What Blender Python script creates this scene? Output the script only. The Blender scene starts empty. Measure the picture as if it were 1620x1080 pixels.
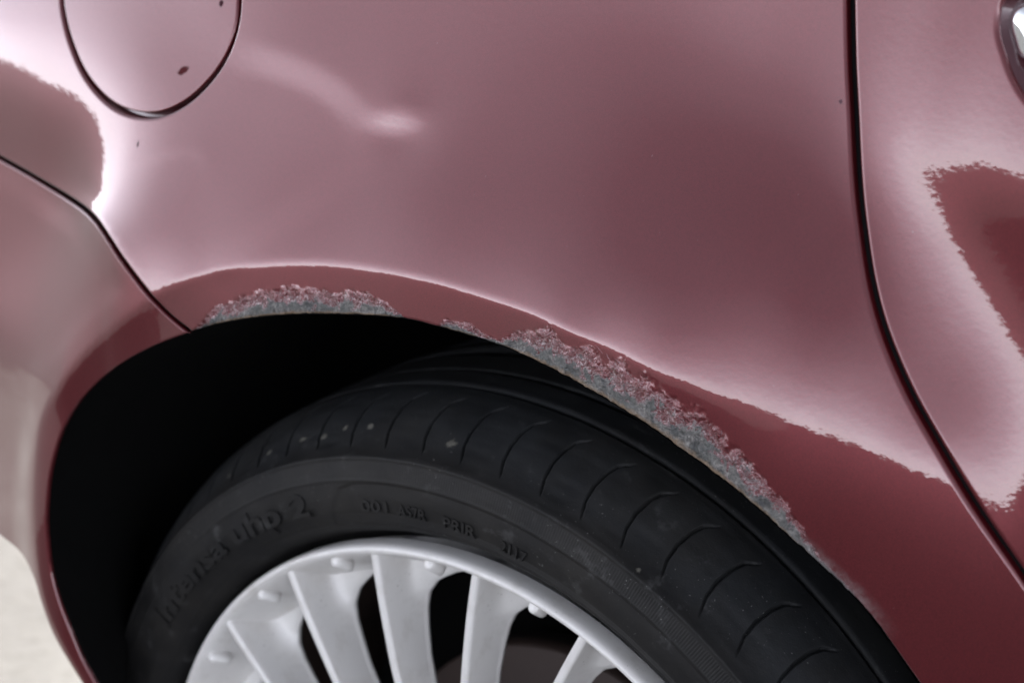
import bpy, math, random
import numpy as np
from mathutils import Matrix, Vector
from mathutils.geometry import delaunay_2d_cdt
random.seed(3); rng = np.random.default_rng(3)
C = bpy.context.scene.collection; S = bpy.context.scene
# ------------------------------------------------------------------ camera
CP = np.array([0.565, -0.7088, 0.6608])                 # metres from the wheel centre
YAW, PITCH, ROLL, FPX = math.radians(37.418), math.radians(19.696), math.radians(1.78), 3233.5
_f = np.array([-math.sin(YAW)*math.cos(PITCH), math.cos(YAW)*math.cos(PITCH), -math.sin(PITCH)])
_r0 = np.array([math.cos(YAW), math.sin(YAW), 0.0]); _u0 = np.cross(_r0, _f)
CR = math.cos(ROLL)*_r0 + math.sin(ROLL)*_u0; CU = -math.sin(ROLL)*_r0 + math.cos(ROLL)*_u0; CF = _f
cam = bpy.data.cameras.new('camera'); co = bpy.data.objects.new('camera', cam); C.objects.link(co)
co.matrix_world = Matrix(((CR[0], CU[0], -CF[0], CP[0]), (CR[1], CU[1], -CF[1], CP[1]), (CR[2], CU[2], -CF[2], CP[2]), (0, 0, 0, 1)))
cam.sensor_width = 36; cam.lens = 36*FPX/1620; cam.clip_start = 0.02; cam.clip_end = 2000
cam.dof.use_dof = True; cam.dof.focus_distance = 0.90; cam.dof.aperture_fstop = 9.0
S.camera = co
# ------------------------------------------------------------------ world, sun, exposure
SUN_EL, SUN_AZ = math.radians(50), math.radians(20)     # azimuth measured from +Y (behind the car) towards -X
CLOUD = 43.0
SKYRAMP = [(0.0, (.93, .94, 1.0)), (.05, (.79, .81, .90)), (.12, (.47, .485, .555)), (.22, (.25, .26, .295)), (.34, (.145, .15, .17)), (.50, (.08, .083, .094)), (.70, (.07, .072, .081)), (1.0, (.065, .066, .074))]
W = bpy.data.worlds.new('World'); S.world = W; W.use_nodes = True
nt = W.node_tree; sky = nt.nodes.new('ShaderNodeTexSky'); sky.sky_type = 'NISHITA'; sky.sun_disc = False
sky.sun_elevation = SUN_EL; sky.sun_rotation = -SUN_AZ; sky.air_density = 1.0; sky.dust_density = 3.0; sky.ozone_density = 1.0
tc = nt.nodes.new('ShaderNodeTexCoord'); sx = nt.nodes.new('ShaderNodeSeparateXYZ'); nt.links.new(tc.outputs['Generated'], sx.inputs[0])
cr = nt.nodes.new('ShaderNodeValToRGB'); nt.links.new(sx.outputs[2], cr.inputs[0]); el_ = cr.color_ramp.elements     # added overcast layer, graded for the paint's reflections, brightest low down (sine of elevation)
for i_, (p_, c_) in enumerate(SKYRAMP):
    if i_ > 1: el_.new(p_)
    el_[i_].position = p_; el_[i_].color = (c_[0], c_[1], c_[2], 1)
nz = nt.nodes.new('ShaderNodeTexNoise'); nz.inputs['Scale'].default_value = 2.2; nz.inputs['Detail'].default_value = 4; nt.links.new(tc.outputs['Generated'], nz.inputs['Vector'])
mr = nt.nodes.new('ShaderNodeMapRange'); mr.inputs['To Min'].default_value = CLOUD*.75; mr.inputs['To Max'].default_value = CLOUD*1.25; nt.links.new(nz.outputs['Fac'], mr.inputs['Value'])
vm = nt.nodes.new('ShaderNodeVectorMath'); vm.operation = 'SCALE'; nt.links.new(cr.outputs[0], vm.inputs[0]); nt.links.new(mr.outputs[0], vm.inputs['Scale'])
mx = nt.nodes.new('ShaderNodeMix'); mx.data_type = 'RGBA'; mx.inputs[0].default_value = .85; nt.links.new(sky.outputs[0], mx.inputs[6]); nt.links.new(vm.outputs[0], mx.inputs[7])
nt.links.new(mx.outputs[2], nt.nodes['Background'].inputs[0]); nt.nodes['Background'].inputs[1].default_value = 0.15
sl = bpy.data.lights.new('sun', 'SUN'); sl.energy = 3.0; sl.angle = math.radians(1.5); sl.color = (1.0, 0.95, 0.87)
so = bpy.data.objects.new('sun', sl); C.objects.link(so)
sd = Vector((-math.sin(SUN_AZ)*math.cos(SUN_EL), math.cos(SUN_AZ)*math.cos(SUN_EL), math.sin(SUN_EL)))
so.rotation_euler = sd.to_track_quat('Z', 'Y').to_euler()
S.view_settings.view_transform = 'Standard'; S.view_settings.look = 'None'; S.view_settings.exposure = 0.45; S.view_settings.gamma = 1.0
GZ = -0.295                                              # ground level
# ------------------------------------------------------------------ helpers
def mesh(name, v, f, mat=None, parent=None, smooth=True, normals=None):
    m = bpy.data.meshes.new(name); m.from_pydata([tuple(map(float, a)) for a in v], [], [tuple(map(int, q)) for q in f]); m.update()
    if smooth: m.polygons.foreach_set('use_smooth', [True]*len(m.polygons))
    if normals is not None: m.normals_split_custom_set_from_vertices([tuple(map(float, n)) for n in normals])
    o = bpy.data.objects.new(name, m); C.objects.link(o)
    if mat: m.materials.append(mat)
    if parent: o.parent = parent
    return o
def empty(name, loc=(0, 0, 0)):
    o = bpy.data.objects.new(name, None); C.objects.link(o); o.location = loc; return o
def tag(o, label=None, cat=None, kind=None, group=None):
    if label: o['label'] = label
    if cat: o['category'] = cat
    if kind: o['kind'] = kind
    if group: o['group'] = group
    return o
class N:                                                 # small node-tree writer
    def __init__(s, name):
        s.m = bpy.data.materials.new(name); s.m.use_nodes = True; s.t = s.m.node_tree; s.p = s.t.nodes['Principled BSDF']
    def n(s, typ, **kw):
        x = s.t.nodes.new('ShaderNode'+typ)
        for k, v in kw.items():
            if isinstance(v, bpy.types.NodeSocket): s.t.links.new(v, x.inputs[k.replace('_', ' ')])
            elif k in ('operation', 'blend_type', 'attribute_name', 'data_type', 'noise_dimensions', 'feature', 'distance', 'invert'): setattr(x, k, v)
            else: x.inputs[k.replace('_', ' ')].default_value = v
        return x
    def math(s, op, a, b=None, c=None, clamp=False):
        x = s.t.nodes.new('ShaderNodeMath'); x.operation = op; x.use_clamp = clamp
        for i, v in enumerate((a, b, c)):
            if v is None: continue
            if isinstance(v, (int, float)): x.inputs[i].default_value = v
            else: s.t.links.new(v, x.inputs[i])
        return x.outputs[0]
    def coord(s): return s.t.nodes.new('ShaderNodeTexCoord').outputs['Object']
    def noise(s, scale, detail=3, rough=.55, vec=None, dist=0.0):
        x = s.t.nodes.new('ShaderNodeTexNoise'); x.inputs['Scale'].default_value = scale; x.inputs['Detail'].default_value = detail
        x.inputs['Roughness'].default_value = rough; x.inputs['Distortion'].default_value = dist
        s.t.links.new(vec if vec is not None else s.coord(), x.inputs['Vector']); return x.outputs['Fac']
    def ramp(s, fac, stops, interp='LINEAR'):
        x = s.t.nodes.new('ShaderNodeValToRGB'); x.color_ramp.interpolation = interp; e = x.color_ramp.elements
        while len(e) < len(stops): e.new(0.5)
        for i, (pos, col) in enumerate(stops):
            e[i].position = pos; e[i].color = (col, col, col, 1) if isinstance(col, (int, float)) else (*col, 1)
        s.t.links.new(fac, x.inputs[0]); return x.outputs[0]
    def mix(s, fac, a, b):
        x = s.t.nodes.new('ShaderNodeMix'); x.data_type = 'RGBA'
        for i, v in ((0, fac), (6, a), (7, b)):
            if isinstance(v, bpy.types.NodeSocket): s.t.links.new(v, x.inputs[i])
            elif i == 0: x.inputs[0].default_value = v
            else: x.inputs[i].default_value = (*v, 1)
        return x.outputs[2]
    def bump(s, h, dist, strength=1.0, normal=None):
        x = s.t.nodes.new('ShaderNodeBump'); x.inputs['Distance'].default_value = dist; x.inputs['Strength'].default_value = strength
        s.t.links.new(h, x.inputs['Height'])
        if normal is not None: s.t.links.new(normal, x.inputs['Normal'])
        return x.outputs[0]
    def set(s, **kw):
        for k, v in kw.items():
            i = s.p.inputs[k.replace('_', ' ')]
            if isinstance(v, bpy.types.NodeSocket): s.t.links.new(v, i)
            elif isinstance(v, tuple): i.default_value = (*v, 1)
            else: i.default_value = v
        return s.m
# ------------------------------------------------------------------ projecting image points onto the body skin
def to_px(P):
    d = P-CP; w = d@CF; w = np.where(w < .05, .05, w)
    return 810+FPX*(d@CR)/w, 540-FPX*(d@CU)/w
def ray(px, py):
    d = CF[None]*FPX+CR[None]*(np.asarray(px, float)[:, None]-810)+CU[None]*(540-np.asarray(py, float)[:, None])
    return d/np.linalg.norm(d, axis=1)[:, None]
def tps(pts, qx, qy, lam=0.02):
    a = np.array(pts, float); x = a[:, :2]/100; v = a[:, 2]; n = len(a)
    def U(r2): return .5*r2*np.log(r2+1e-9)
    K = U(((x[:, None]-x[None])**2).sum(2))+lam*np.eye(n); P = np.c_[np.ones(n), x]
    s = np.linalg.solve(np.block([[K, P], [P.T, np.zeros((3, 3))]]), np.r_[v, 0, 0, 0])
    out = np.empty(qx.shape); f = out.ravel(); X = qx.ravel()/100; Y = qy.ravel()/100
    for i in range(0, len(f), 40000):
        r2 = (X[i:i+40000, None]-x[None, :, 0])**2+(Y[i:i+40000, None]-x[None, :, 1])**2
        f[i:i+40000] = U(r2)@s[:n]+s[n]+s[n+1]*X[i:i+40000]+s[n+2]*Y[i:i+40000]
    return out
def poly_dist(P, L, closed=False):                      # distance, nearest foot and signed side (positive = left of the line's direction)
    L = np.asarray(L, float); A = L if closed else L[:-1]; B = np.roll(L, -1, 0) if closed else L[1:]
    D = B-A; n2 = (D**2).sum(1)+1e-18; best = np.full(len(P), 1e9); foot = np.zeros((len(P), 2)); side = np.zeros(len(P)); idx = np.zeros(len(P), int)
    for i in range(0, len(P), 4000):
        Q = P[i:i+4000]; w = Q[:, None]-A[None]; t = np.clip((w*D[None]).sum(2)/n2, 0, 1); F = A[None]+t[..., None]*D[None]
        d = np.linalg.norm(Q[:, None]-F, axis=2); k = d.argmin(1); r = np.arange(len(Q)); best[i:i+4000] = d[r, k]; foot[i:i+4000] = F[r, k]
        idx[i:i+4000] = k; side[i:i+4000] = np.sign(D[k, 0]*(Q[:, 1]-F[r, k, 1])-D[k, 1]*(Q[:, 0]-F[r, k, 0]))
    return best, foot, side, idx
def inside(P, L):
    L = np.asarray(L, float); x, y = P[:, 0], P[:, 1]; c = np.zeros(len(P), bool); j = len(L)-1
    for i in range(len(L)):
        xi, yi = L[i]; xj, yj = L[j]
        if yi != yj: c ^= ((yi > y) != (yj > y)) & (x < (xj-xi)*(y-yi)/(yj-yi)+xi)
        j = i
    return c
def smooth(P, step, closed=False):                      # Catmull-Rom through the points, then resampled evenly
    P = np.asarray(P, float); n = len(P); out = []
    for i in range(n if closed else n-1):
        p0, p1, p2, p3 = (P[(i-1) % n], P[i], P[(i+1) % n], P[(i+2) % n]) if closed else (P[max(i-1, 0)], P[i], P[i+1], P[min(i+2, n-1)])
        for t in np.linspace(0, 1, 12, endpoint=False):
            out.append(.5*((2*p1)+(p2-p0)*t+(2*p0-5*p1+4*p2-p3)*t*t+(3*p1-p0-3*p2+p3)*t**3))
    out.append(P[0] if closed else P[-1]); return resample(np.array(out), step)
def resample(L, step):
    s = np.r_[0, np.cumsum(np.linalg.norm(np.diff(L, axis=0), axis=1))]; k = max(2, int(round(s[-1]/step))+1)
    t = np.linspace(0, s[-1], k); return np.stack([np.interp(t, s, L[:, i]) for i in range(L.shape[1])], 1)
# crease over the wheel arch, in image points (left = up side when walking right)
CREASE = smooth([(150, 1120), (125, 1060), (80, 990), (52, 905), (43, 840), (43, 765), (62, 665), (100, 600), (150, 540), (190, 507), (228, 481), (250, 462), (300, 438), (350, 424), (400, 417), (460, 413), (520, 414), (600, 424), (680, 440), (760, 464), (840, 492), (900, 520), (960, 547), (1020, 580), (1080, 607), (1130, 632), (1200, 657), (1300, 690), (1400, 725), (1480, 758), (1540, 800), (1590, 860), (1650, 960), (1700, 1080)], 6)
# reflected-elevation targets (degrees above the skyline) over the picture: they set how far each patch of skin leans back
MAIN = [(-250, -200, 8), (200, -200, 10), (700, -200, 14), (1200, -200, 12), (1700, -200, 12), (1900, 200, 8), (-250, 100, -6),
 (0, 20, 7), (0, 92, 0), (70, 130, 0), (130, 160, 0), (157, 210, 0), (157, 280, 0), (90, 90, 3), (60, 220, -9), (110, 250, -8), (20, 170, -7), (140, 290, -5), (0, 240, -9), (115, 200, -5), (185, 190, 3), (180, 260, 3),
 (230, 100, 12), (150, 40, 9), (300, 130, 13), (150, 110, 5), (330, 60, 12), (260, 220, 12), (240, 300, 13), (200, 370, 12), (235, 430, 5), (330, 330, 14), (300, 400, 12),
 (420, 150, 13), (500, 40, 15), (600, 200, 15), (700, 50, 16), (700, 300, 22), (480, 300, 16), (480, 395, 15), (600, 400, 16), (720, 430, 17), (840, 470, 16),
 (900, 50, 19), (900, 200, 24), (900, 350, 26), (900, 480, 20), (960, 535, 10), (1050, 150, 26), (1050, 350, 34), (1050, 500, 24), (1080, 590, 6), (1130, 622, 2), (1200, 648, 1.2), (1300, 680, 1.0), (1400, 715, 1.2), (1480, 748, 1.2), (1530, 782, .6),
 (1200, 610, 7), (1300, 635, 8), (1400, 665, 9), (1200, 540, 18), (1200, 450, 30), (1200, 350, 40), (1200, 220, 30), (1200, 100, 18), (1200, 0, 13), (1320, 100, 15), (1320, 250, 24), (1330, 400, 37), (1360, 520, 27), (1400, 600, 16), (1050, 0, 16),
 (1420, 50, 13), (1520, 60, 12), (1600, 120, 10), (1420, 160, 9), (1560, 180, 6), (1420, 240, 5), (1460, 262, 0.2), (1520, 262, 0), (1620, 278, 0), (1480, 232, 3), (1600, 235, 3.5),
 (1490, 330, 0), (1515, 385, 0), (1560, 460, 0), (1600, 530, 0), (1640, 620, 0), (1560, 350, -10), (1620, 400, -12), (1620, 480, -7), (1720, 450, -12),
 (1450, 330, 4), (1480, 400, 6), (1530, 490, 6), (1590, 590, 6), (1410, 400, 18), (1440, 500, 18), (1500, 600, 17), (1560, 680, 11), (1480, 680, 14), (1570, 770, 1.5), (1600, 740, 3), (1605, 800, 0), (1640, 800, -6), (1800, 700, -6),
 (-250, 300, -6), (-100, 200, -8), (100, 330, 2), (150, 330, 4)]
BMP = [(-250, 100, -6), (0, 270, -6), (50, 300, -6), (110, 350, -7), (160, 400, -9), (0, 420, -8), (100, 450, -11), (180, 460, -11), (230, 490, -11), (20, 500, -9), (110, 520, -12), (20, 600, -12), (60, 700, -15), (10, 800, -16), (60, 800, -17), (200, 700, -16), (200, 900, -20), (-200, 500, -9), (-200, 900, -20), (60, 1000, -23), (200, 1200, -28), (300, 560, -13)]
LIP = [(225, 505, -22), (262, 508, -17), (190, 540, -26), (120, 620, -28), (-100, 900, -25), (60, 800, -28), (150, 570, -27), (300, 480, -10), (480, 450, -6), (700, 480, -8), (900, 560, -13), (1100, 700, -20), (1300, 850, -24), (1500, 1000, -28), (1400, 770, -7), (1250, 710, -7), (1550, 900, -14), (1800, 1200, -30), (1700, 1000, -22), (400, 1300, -30), (1200, 1300, -34), (100, 1200, -30)]
ARC = smooth([(385, 92), (440, 104), (500, 128), (548, 162), (568, 205), (560, 245), (532, 285), (490, 320), (440, 350), (390, 385), (355, 425)], 12)
LOOP = smooth([(150, 305), (200, 275), (250, 250), (300, 243), (322, 255), (315, 290), (290, 330), (255, 375), (215, 425)], 8)
WAVE = (9.0, 6.0, 21.0)
BUMP_PX = smooth([(-400, 60), (-60, 213), (0, 247), (60, 283), (122, 321), (150, 345), (170, 373), (190, 404), (215, 439), (240, 469), (272, 501), (303, 526), (340, 560), (400, 640)], 8)      # shut line of the bumper, right side = bumper
X0, X1, Z0, Z1 = -.66, 1.0, -.34, .66
def yref(x):
    b = np.minimum(x+.04, 0); return -.002+.34*b*b-.08*np.minimum(b+.30, 0)**2+.03*np.maximum(x-.1, 0)**2
def gauss(a, s):
    k = np.arange(-3*s, 3*s+1); g = np.exp(-.5*(k/s)**2); g /= g.sum()
    for ax in (0, 1):
        b = np.moveaxis(a, ax, 0); pad = np.concatenate([2*b[:1]-b[1:3*s+1][::-1], b, 2*b[-1:]-b[-3*s-1:-1][::-1]])
        c = sum(g[i]*pad[i:i+len(b)] for i in range(len(k))); a = np.moveaxis(c, 0, ax)
    return a
Y = None
for DG_ in (.006, .006, .006, .0045, .0015):
    ngx = np.linspace(X0, X1, int(round((X1-X0)/DG_))+1); ngz = np.linspace(Z0, Z1, int(round((Z1-Z0)/DG_))+1)
    if Y is None: Y = np.repeat(yref(ngx)[:, None], len(ngz), 1)
    elif len(ngx) != len(gx):
        T_ = np.stack([np.interp(ngz, gz, r_) for r_ in Y]); Y = np.stack([np.interp(ngx, gx, c_) for c_ in T_.T], 1)
    gx, gz, DG = ngx, ngz, ngx[1]-ngx[0]; GX, GZZ = np.meshgrid(gx, gz, indexing='ij'); kref = int((.45-Z0)/DG)
    P = np.stack([GX, Y, GZZ], -1).reshape(-1, 3); px, py = to_px(P); px = np.clip(px, -250, 1900); py = np.clip(py, -200, 1300)
    e = tps(MAIN, px, py); el = tps(LIP, px, py)
    q_ = np.stack([px, py], 1); da, fa, _, _ = poly_dist(q_, ARC); dl, fl_, _, _ = poly_dist(q_, LOOP)           # slight waves added to the skin, imitating reflected bands and a bright patch
    wv = -WAVE[0]*np.exp(-(da/26)**4)*np.interp(fa[:, 0]+fa[:, 1], [470, 520, 700, 790], [.3, 1, 1, .7])-WAVE[1]*np.exp(-(dl/6)**2)
    wv = wv-WAVE[2]*np.exp(-(np.hypot((px-628)/44, (py-195)/24))**4)
    db, _, sb, _ = poly_dist(np.stack([px, py], 1), BUMP_PX[::3]); tb = np.clip(db*sb/14+.5, 0, 1); e = e*(1-tb)+tps(BMP, px, py)*tb
    d, fo, sd_, _ = poly_dist(np.stack([px, py], 1), CREASE[::4]); sgn = -d*sd_          # + above
    wl = np.clip((fo[:, 1]-600)/130, 0, 1)*(fo[:, 0] < 300); wl = wl*wl*(3-2*wl); el = el*(1-wl)+e*wl
    G = (wl*.62*.0012*np.logaddexp(0, sgn*.00034/.0012)).reshape(GX.shape)                # the fold beside the bumper's arch lip
    w = np.interp(px, [0, 240, 900, 1150, 1400, 1700], [10, 4, 4, 26, 34, 34])
    t = np.clip(sgn/w*.5+.5, 0, 1); t = t*t*(3-2*t); E = (e*t+el*(1-t)).reshape(GX.shape)
    E = np.radians(np.clip(E, -40, 50)); D = P-CP; D /= np.linalg.norm(D, axis=1)[:, None]; D = D.reshape(GX.shape+(3,))
    A = np.gradient(gauss(Y, max(1, int(round(.012/DG)))), DG, axis=0); A = np.clip(A, -.75, .35); lo = np.full(GX.shape, -.3); hi = np.full(GX.shape, .9)
    for k in range(16):
        b = (lo+hi)/2; n2 = A*A+1+b*b; dn = D[..., 0]*A-D[..., 1]+D[..., 2]*b; rz = D[..., 2]-2*dn*b/n2
        up = rz > np.sin(E); hi = np.where(up, b, hi); lo = np.where(up, lo, b)
    fixm = np.maximum(tb*np.maximum(t, wl), wl).reshape(GX.shape); s_ = py+(np.clip(px, -60, 260)-75)*.8*np.clip((500-py)/140, 0, 1); b = b*(1-fixm)+(np.interp(s_, [200, 330, 430, 535, 575, 620, 720, 1000], [.20, .22, .33, .34, .31, .24, .10, -.02])-.12*np.clip((px-105)/60, 0, 1)*np.clip((700-py)/100, 0, 1)).reshape(GX.shape)*fixm
    cum = np.cumsum(b, 1)*DG; Y = yref(gx)[:, None]+cum-cum[:, kref:kref+1]+G
mB = (np.clip((db*sb-20)/30, 0, 1)*np.clip((sgn-30)/30, 0, 1)).reshape(GX.shape); Y = Y*(1-mB)+gauss(Y, 9)*mB
W_ = np.radians(wv.reshape(GX.shape))/2*1.1; W_ = np.pad(W_, 64); kx = np.fft.fftfreq(W_.shape[0], DG)*2*np.pi; kz = np.fft.rfftfreq(W_.shape[1], DG)*2*np.pi
K2 = kx[:, None]**2+kz[None]**2; K2[0, 0] = 1; Y = Y+np.fft.irfft2(-1j*kz[None]*np.fft.rfft2(W_)/K2, s=W_.shape)[64:-64, 64:-64]
Y = gauss(Y, 1)
YX = np.gradient(Y, DG, axis=0); YZ = np.gradient(Y, DG, axis=1)
print('body depth range', Y.min(), Y.max())
def samp(G, x, z):
    u = np.clip((np.asarray(x)-X0)/DG, 0, len(gx)-1.001); v = np.clip((np.asarray(z)-Z0)/DG, 0, len(gz)-1.001); i = u.astype(int); j = v.astype(int); a = u-i; b = v-j
    return G[i, j]*(1-a)*(1-b)+G[i+1, j]*a*(1-b)+G[i, j+1]*(1-a)*b+G[i+1, j+1]*a*b
def skin(q):                                            # image points -> (x, z) on the body skin
    q = np.asarray(q, float).reshape(-1, 2); d = ray(q[:, 0], q[:, 1]); ts = np.linspace(.55, 1.7, 500)
    P = CP[None, None]+d[:, None]*ts[None, :, None]; g = P[..., 1]-samp(Y, P[..., 0], P[..., 2]); hit = g > 0
    k = np.where(hit.any(1), hit.argmax(1), np.abs(g).argmin(1)); hi_ = ts[k]; lo_ = hi_-(ts[1]-ts[0])
    for _ in range(24):
        m = (lo_+hi_)/2; P = CP+d*m[:, None]; up = P[:, 1]-samp(Y, P[:, 0], P[:, 2]) > 0; hi_ = np.where(up, m, hi_); lo_ = np.where(up, lo_, m)
    return P[:, [0, 2]]
# ------------------------------------------------------------------ materials
def paint(name, worn=False):
    n = N(name); co_ = n.coord()
    fl = n.noise(2600, 1, .5, co_); big = n.noise(3.0, 2, .5, co_)
    base = n.mix(n.ramp(fl, [(.35, 0), (.65, 1)]), (.084, .0046, .0084), (.130, .0105, .0155))
    peel = n.bump(n.noise(330, 2, .5, co_), .00016, .22)
    spk = n.math('MULTIPLY', n.ramp(n.noise(620, 1, .4, co_), [(.80, 0), (.83, 1)]), n.ramp(n.noise(12, 3, .6, co_), [(.48, 0), (.6, .15)])); base = n.mix(spk, base, (.5, .47, .46))
    film = n.ramp(n.noise(5, 5, .65, co_), [(.35, 0), (.75, 1)])
    rough = n.math('ADD', n.math('MULTIPLY', big, .05), .30)
    m = n.set(Metallic=.5, Roughness=rough, Coat_Weight=1.0, Coat_Roughness=n.math('ADD', n.math('MULTIPLY', film, .03), .010), Coat_IOR=1.6, Coat_Normal=peel, Specular_IOR_Level=.4)
    if not worn:
        n.set(Base_Color=base); return m
    at = n.n('Attribute', attribute_name='wear').outputs['Fac']                                # 1 = at the rubbed edge, 0 = sound paint
    at2 = n.n('Attribute', attribute_name='graze').outputs['Fac']
    n1 = n.noise(260, 5, .65, co_, .6); n2 = n.noise(700, 4, .7, co_, 1.0); n3 = n.noise(90, 3, .6, co_)
    bv = n.math('ADD', at, n.math('MULTIPLY', n.math('SUBTRACT', n.noise(110, 6, .68, co_, .8), .5), 1.9)); bare = n.ramp(bv, [(.56, 0), (.64, 1)])
    flake = n.math('MULTIPLY', n.math('MULTIPLY', n.ramp(bv, [(.34, 0), (.50, 1), (.60, 1), (.68, 0)]), n.ramp(n2, [(.46, 0), (.56, 1)])), n.math('GREATER_THAN', at, .04))
    lines = n.ramp(n.math('SINE', n.math('ADD', n.math('MULTIPLY', at, 26), n.math('MULTIPLY', n1, 16))), [(.72, 0), (.95, 1)])
    crk = n.ramp(n.math('ADD', at, n.math('MULTIPLY', n.math('SUBTRACT', n3, .5), n.math('MINIMUM', at, .5))), [(.04, 0), (.42, 1)])
    fill = n.mix(n.ramp(n.noise(380, 5, .7, co_, .8), [(.36, 0), (.64, 1)]), (.045, .044, .043), (.24, .225, .21))
    fill = n.mix(n.ramp(n.noise(95, 4, .7, co_, 1.2), [(.40, .85), (.54, 0)]), fill, (.030, .033, .036)); fill = n.mix(n.ramp(n3, [(.45, 0), (.7, 1)]), fill, (.085, .088, .082))
    rust = n.ramp(n.math('ADD', at, n.math('MULTIPLY', n.math('SUBTRACT', n1, .5), .25)), [(.86, 0), (.97, 1)])
    fill = n.mix(n.math('MULTIPLY', rust, .85), fill, (.22, .145, .085))
    chips = n.math('MULTIPLY', n.math('MULTIPLY', crk, n.ramp(n.math('ADD', n2, n.math('MULTIPLY', lines, .12)), [(.66, 0), (.72, 1)])), .6)
    col = n.mix(chips, base, (.50, .40, .43)); col = n.mix(bare, col, fill); col = n.mix(n.math('MULTIPLY', flake, .5), col, (.40, .345, .35))
    haze_ = n.math('MULTIPLY', at2, n.ramp(n1, [(.35, .2), (.6, 1)])); col = n.mix(haze_, col, (.24, .22, .22))
    anyw = n.math('MAXIMUM', bare, haze_)
    n.set(Base_Color=col, Metallic=n.math('MULTIPLY', n.math('SUBTRACT', 1, anyw), .5), Roughness=n.math('ADD', rough, n.math('MULTIPLY', bare, .12)),
          Coat_Weight=n.math('SUBTRACT', 1, n.math('MULTIPLY', anyw, .75)))
    hh = n.math('ADD', n.noise(290, 4, .6, co_, 1.3), n.math('MULTIPLY', n.math('MULTIPLY', n2, .28), bare))
    b2 = n.t.nodes.new('ShaderNodeBump'); b2.inputs['Distance'].default_value = .0022
    n.t.links.new(n.math('MULTIPLY', crk, 1.0), b2.inputs['Strength']); n.t.links.new(hh, b2.inputs['Height']); 
    n.t.links.new(b2.outputs[0], n.p.inputs['Normal'])
    b3 = n.bump(n.noise(330, 2, .5, co_), .00016, .22, b2.outputs[0]); n.t.links.new(b3, n.p.inputs['Coat Normal'])
    return m
def mark(m, q, rx, ry, col, rot=0.0):                    # a small chip or stain at its own spot on the paint
    x, z = skin([q])[0]; n = N.__new__(N); n.m = m; n.t = m.node_tree; n.p = m.node_tree.nodes['Principled BSDF']
    sp = n.n('SeparateXYZ', Vector=n.coord()); dx = n.math('SUBTRACT', sp.outputs[0], float(x)); dz = n.math('SUBTRACT', sp.outputs[2], float(z)); c, s_ = math.cos(rot), math.sin(rot)
    u = n.math('DIVIDE', n.math('ADD', n.math('MULTIPLY', dx, c), n.math('MULTIPLY', dz, s_)), rx); v = n.math('DIVIDE', n.math('SUBTRACT', n.math('MULTIPLY', dz, c), n.math('MULTIPLY', dx, s_)), ry)
    r = n.math('ADD', n.math('SQRT', n.math('ADD', n.math('MULTIPLY', u, u), n.math('MULTIPLY', v, v))), n.math('MULTIPLY', n.math('SUBTRACT', n.noise(900, 3, .6), .5), 1.2))
    f = n.ramp(r, [(.75, 1), (1.0, 0)]); l = n.p.inputs['Base Color'].links[0].from_socket; n.set(Base_Color=n.mix(f, l, col))
    cw = n.p.inputs['Coat Weight']; prev = cw.links[0].from_socket if cw.links else cw.default_value
    n.set(Coat_Weight=n.math('MULTIPLY', prev, n.math('SUBTRACT', 1, f)), Specular_IOR_Level=n.math('MULTIPLY', n.math('SUBTRACT', 1, f), .4))
    ri = n.p.inputs['Roughness']; n.set(Roughness=n.math('MAXIMUM', ri.links[0].from_socket, f))
    for k_ in ('Metallic',):
        mi = n.p.inputs[k_]; pv = mi.links[0].from_socket if mi.links else mi.default_value; n.set(Metallic=n.math('MULTIPLY', pv, n.math('SUBTRACT', 1, f)))
M_paint = paint('metallic_red_paint'); M_worn = paint('metallic_red_paint_scraped', True)
def rubber():
    n = N('tyre_rubber'); c = n.coord(); sp = n.n('SeparateXYZ', Vector=c)
    ang = n.math('ARCTAN2', sp.outputs[2], sp.outputs[0]); rad = n.math('SQRT', n.math('ADD', n.math('MULTIPLY', sp.outputs[0], sp.outputs[0]), n.math('MULTIPLY', sp.outputs[2], sp.outputs[2])))
    n1 = n.noise(45, 5, .6, c); n2 = n.noise(500, 3, .6, c)
    col = n.mix(n.ramp(n1, [(.35, 0), (.75, 1)]), (.004, .004, .0043), (.0085, .0085, .009))
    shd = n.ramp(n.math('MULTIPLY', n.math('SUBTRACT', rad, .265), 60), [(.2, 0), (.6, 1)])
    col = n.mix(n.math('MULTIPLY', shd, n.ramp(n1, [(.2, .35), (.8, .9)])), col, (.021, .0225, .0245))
    dust = n.math('MULTIPLY', n.ramp(n.noise(760, 1, .4, c), [(.73, 0), (.77, 1)]), n.ramp(n.noise(22, 2, .5, c), [(.45, 0), (.62, 1)]))
    col = n.mix(n.math('MULTIPLY', dust, .55), col, (.22, .22, .21))
    col = n.mix(n.ramp(n.noise(9, 6, .7, c), [(.42, 0), (.72, .45)]), col, (.032, .029, .025))
    smear = n.math('MULTIPLY', n.ramp(n.noise(75, 4, .7, c), [(.60, 0), (.72, 1)]), .25); col = n.mix(smear, col, (.10, .10, .10))
    ribm = n.math('MULTIPLY', n.math('MULTIPLY', n.math('GREATER_THAN', rad, .2568), n.math('LESS_THAN', rad, .2650)), n.math('LESS_THAN', ang, 1.78))
    rib = n.math('MULTIPLY', n.math('SINE', n.math('MULTIPLY', ang, 1100)), ribm)
    b = n.bump(rib, .00018, .35); b = n.bump(n2, .0003, .45, b); b = n.bump(n.noise(1400, 2, .5, c), .0001, .5, b)
    return n.set(Base_Color=col, Roughness=n.math('ADD', n.math('MULTIPLY', n1, .25), .46), Specular_IOR_Level=.22, Normal=b)
M_rubber = rubber()
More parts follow.
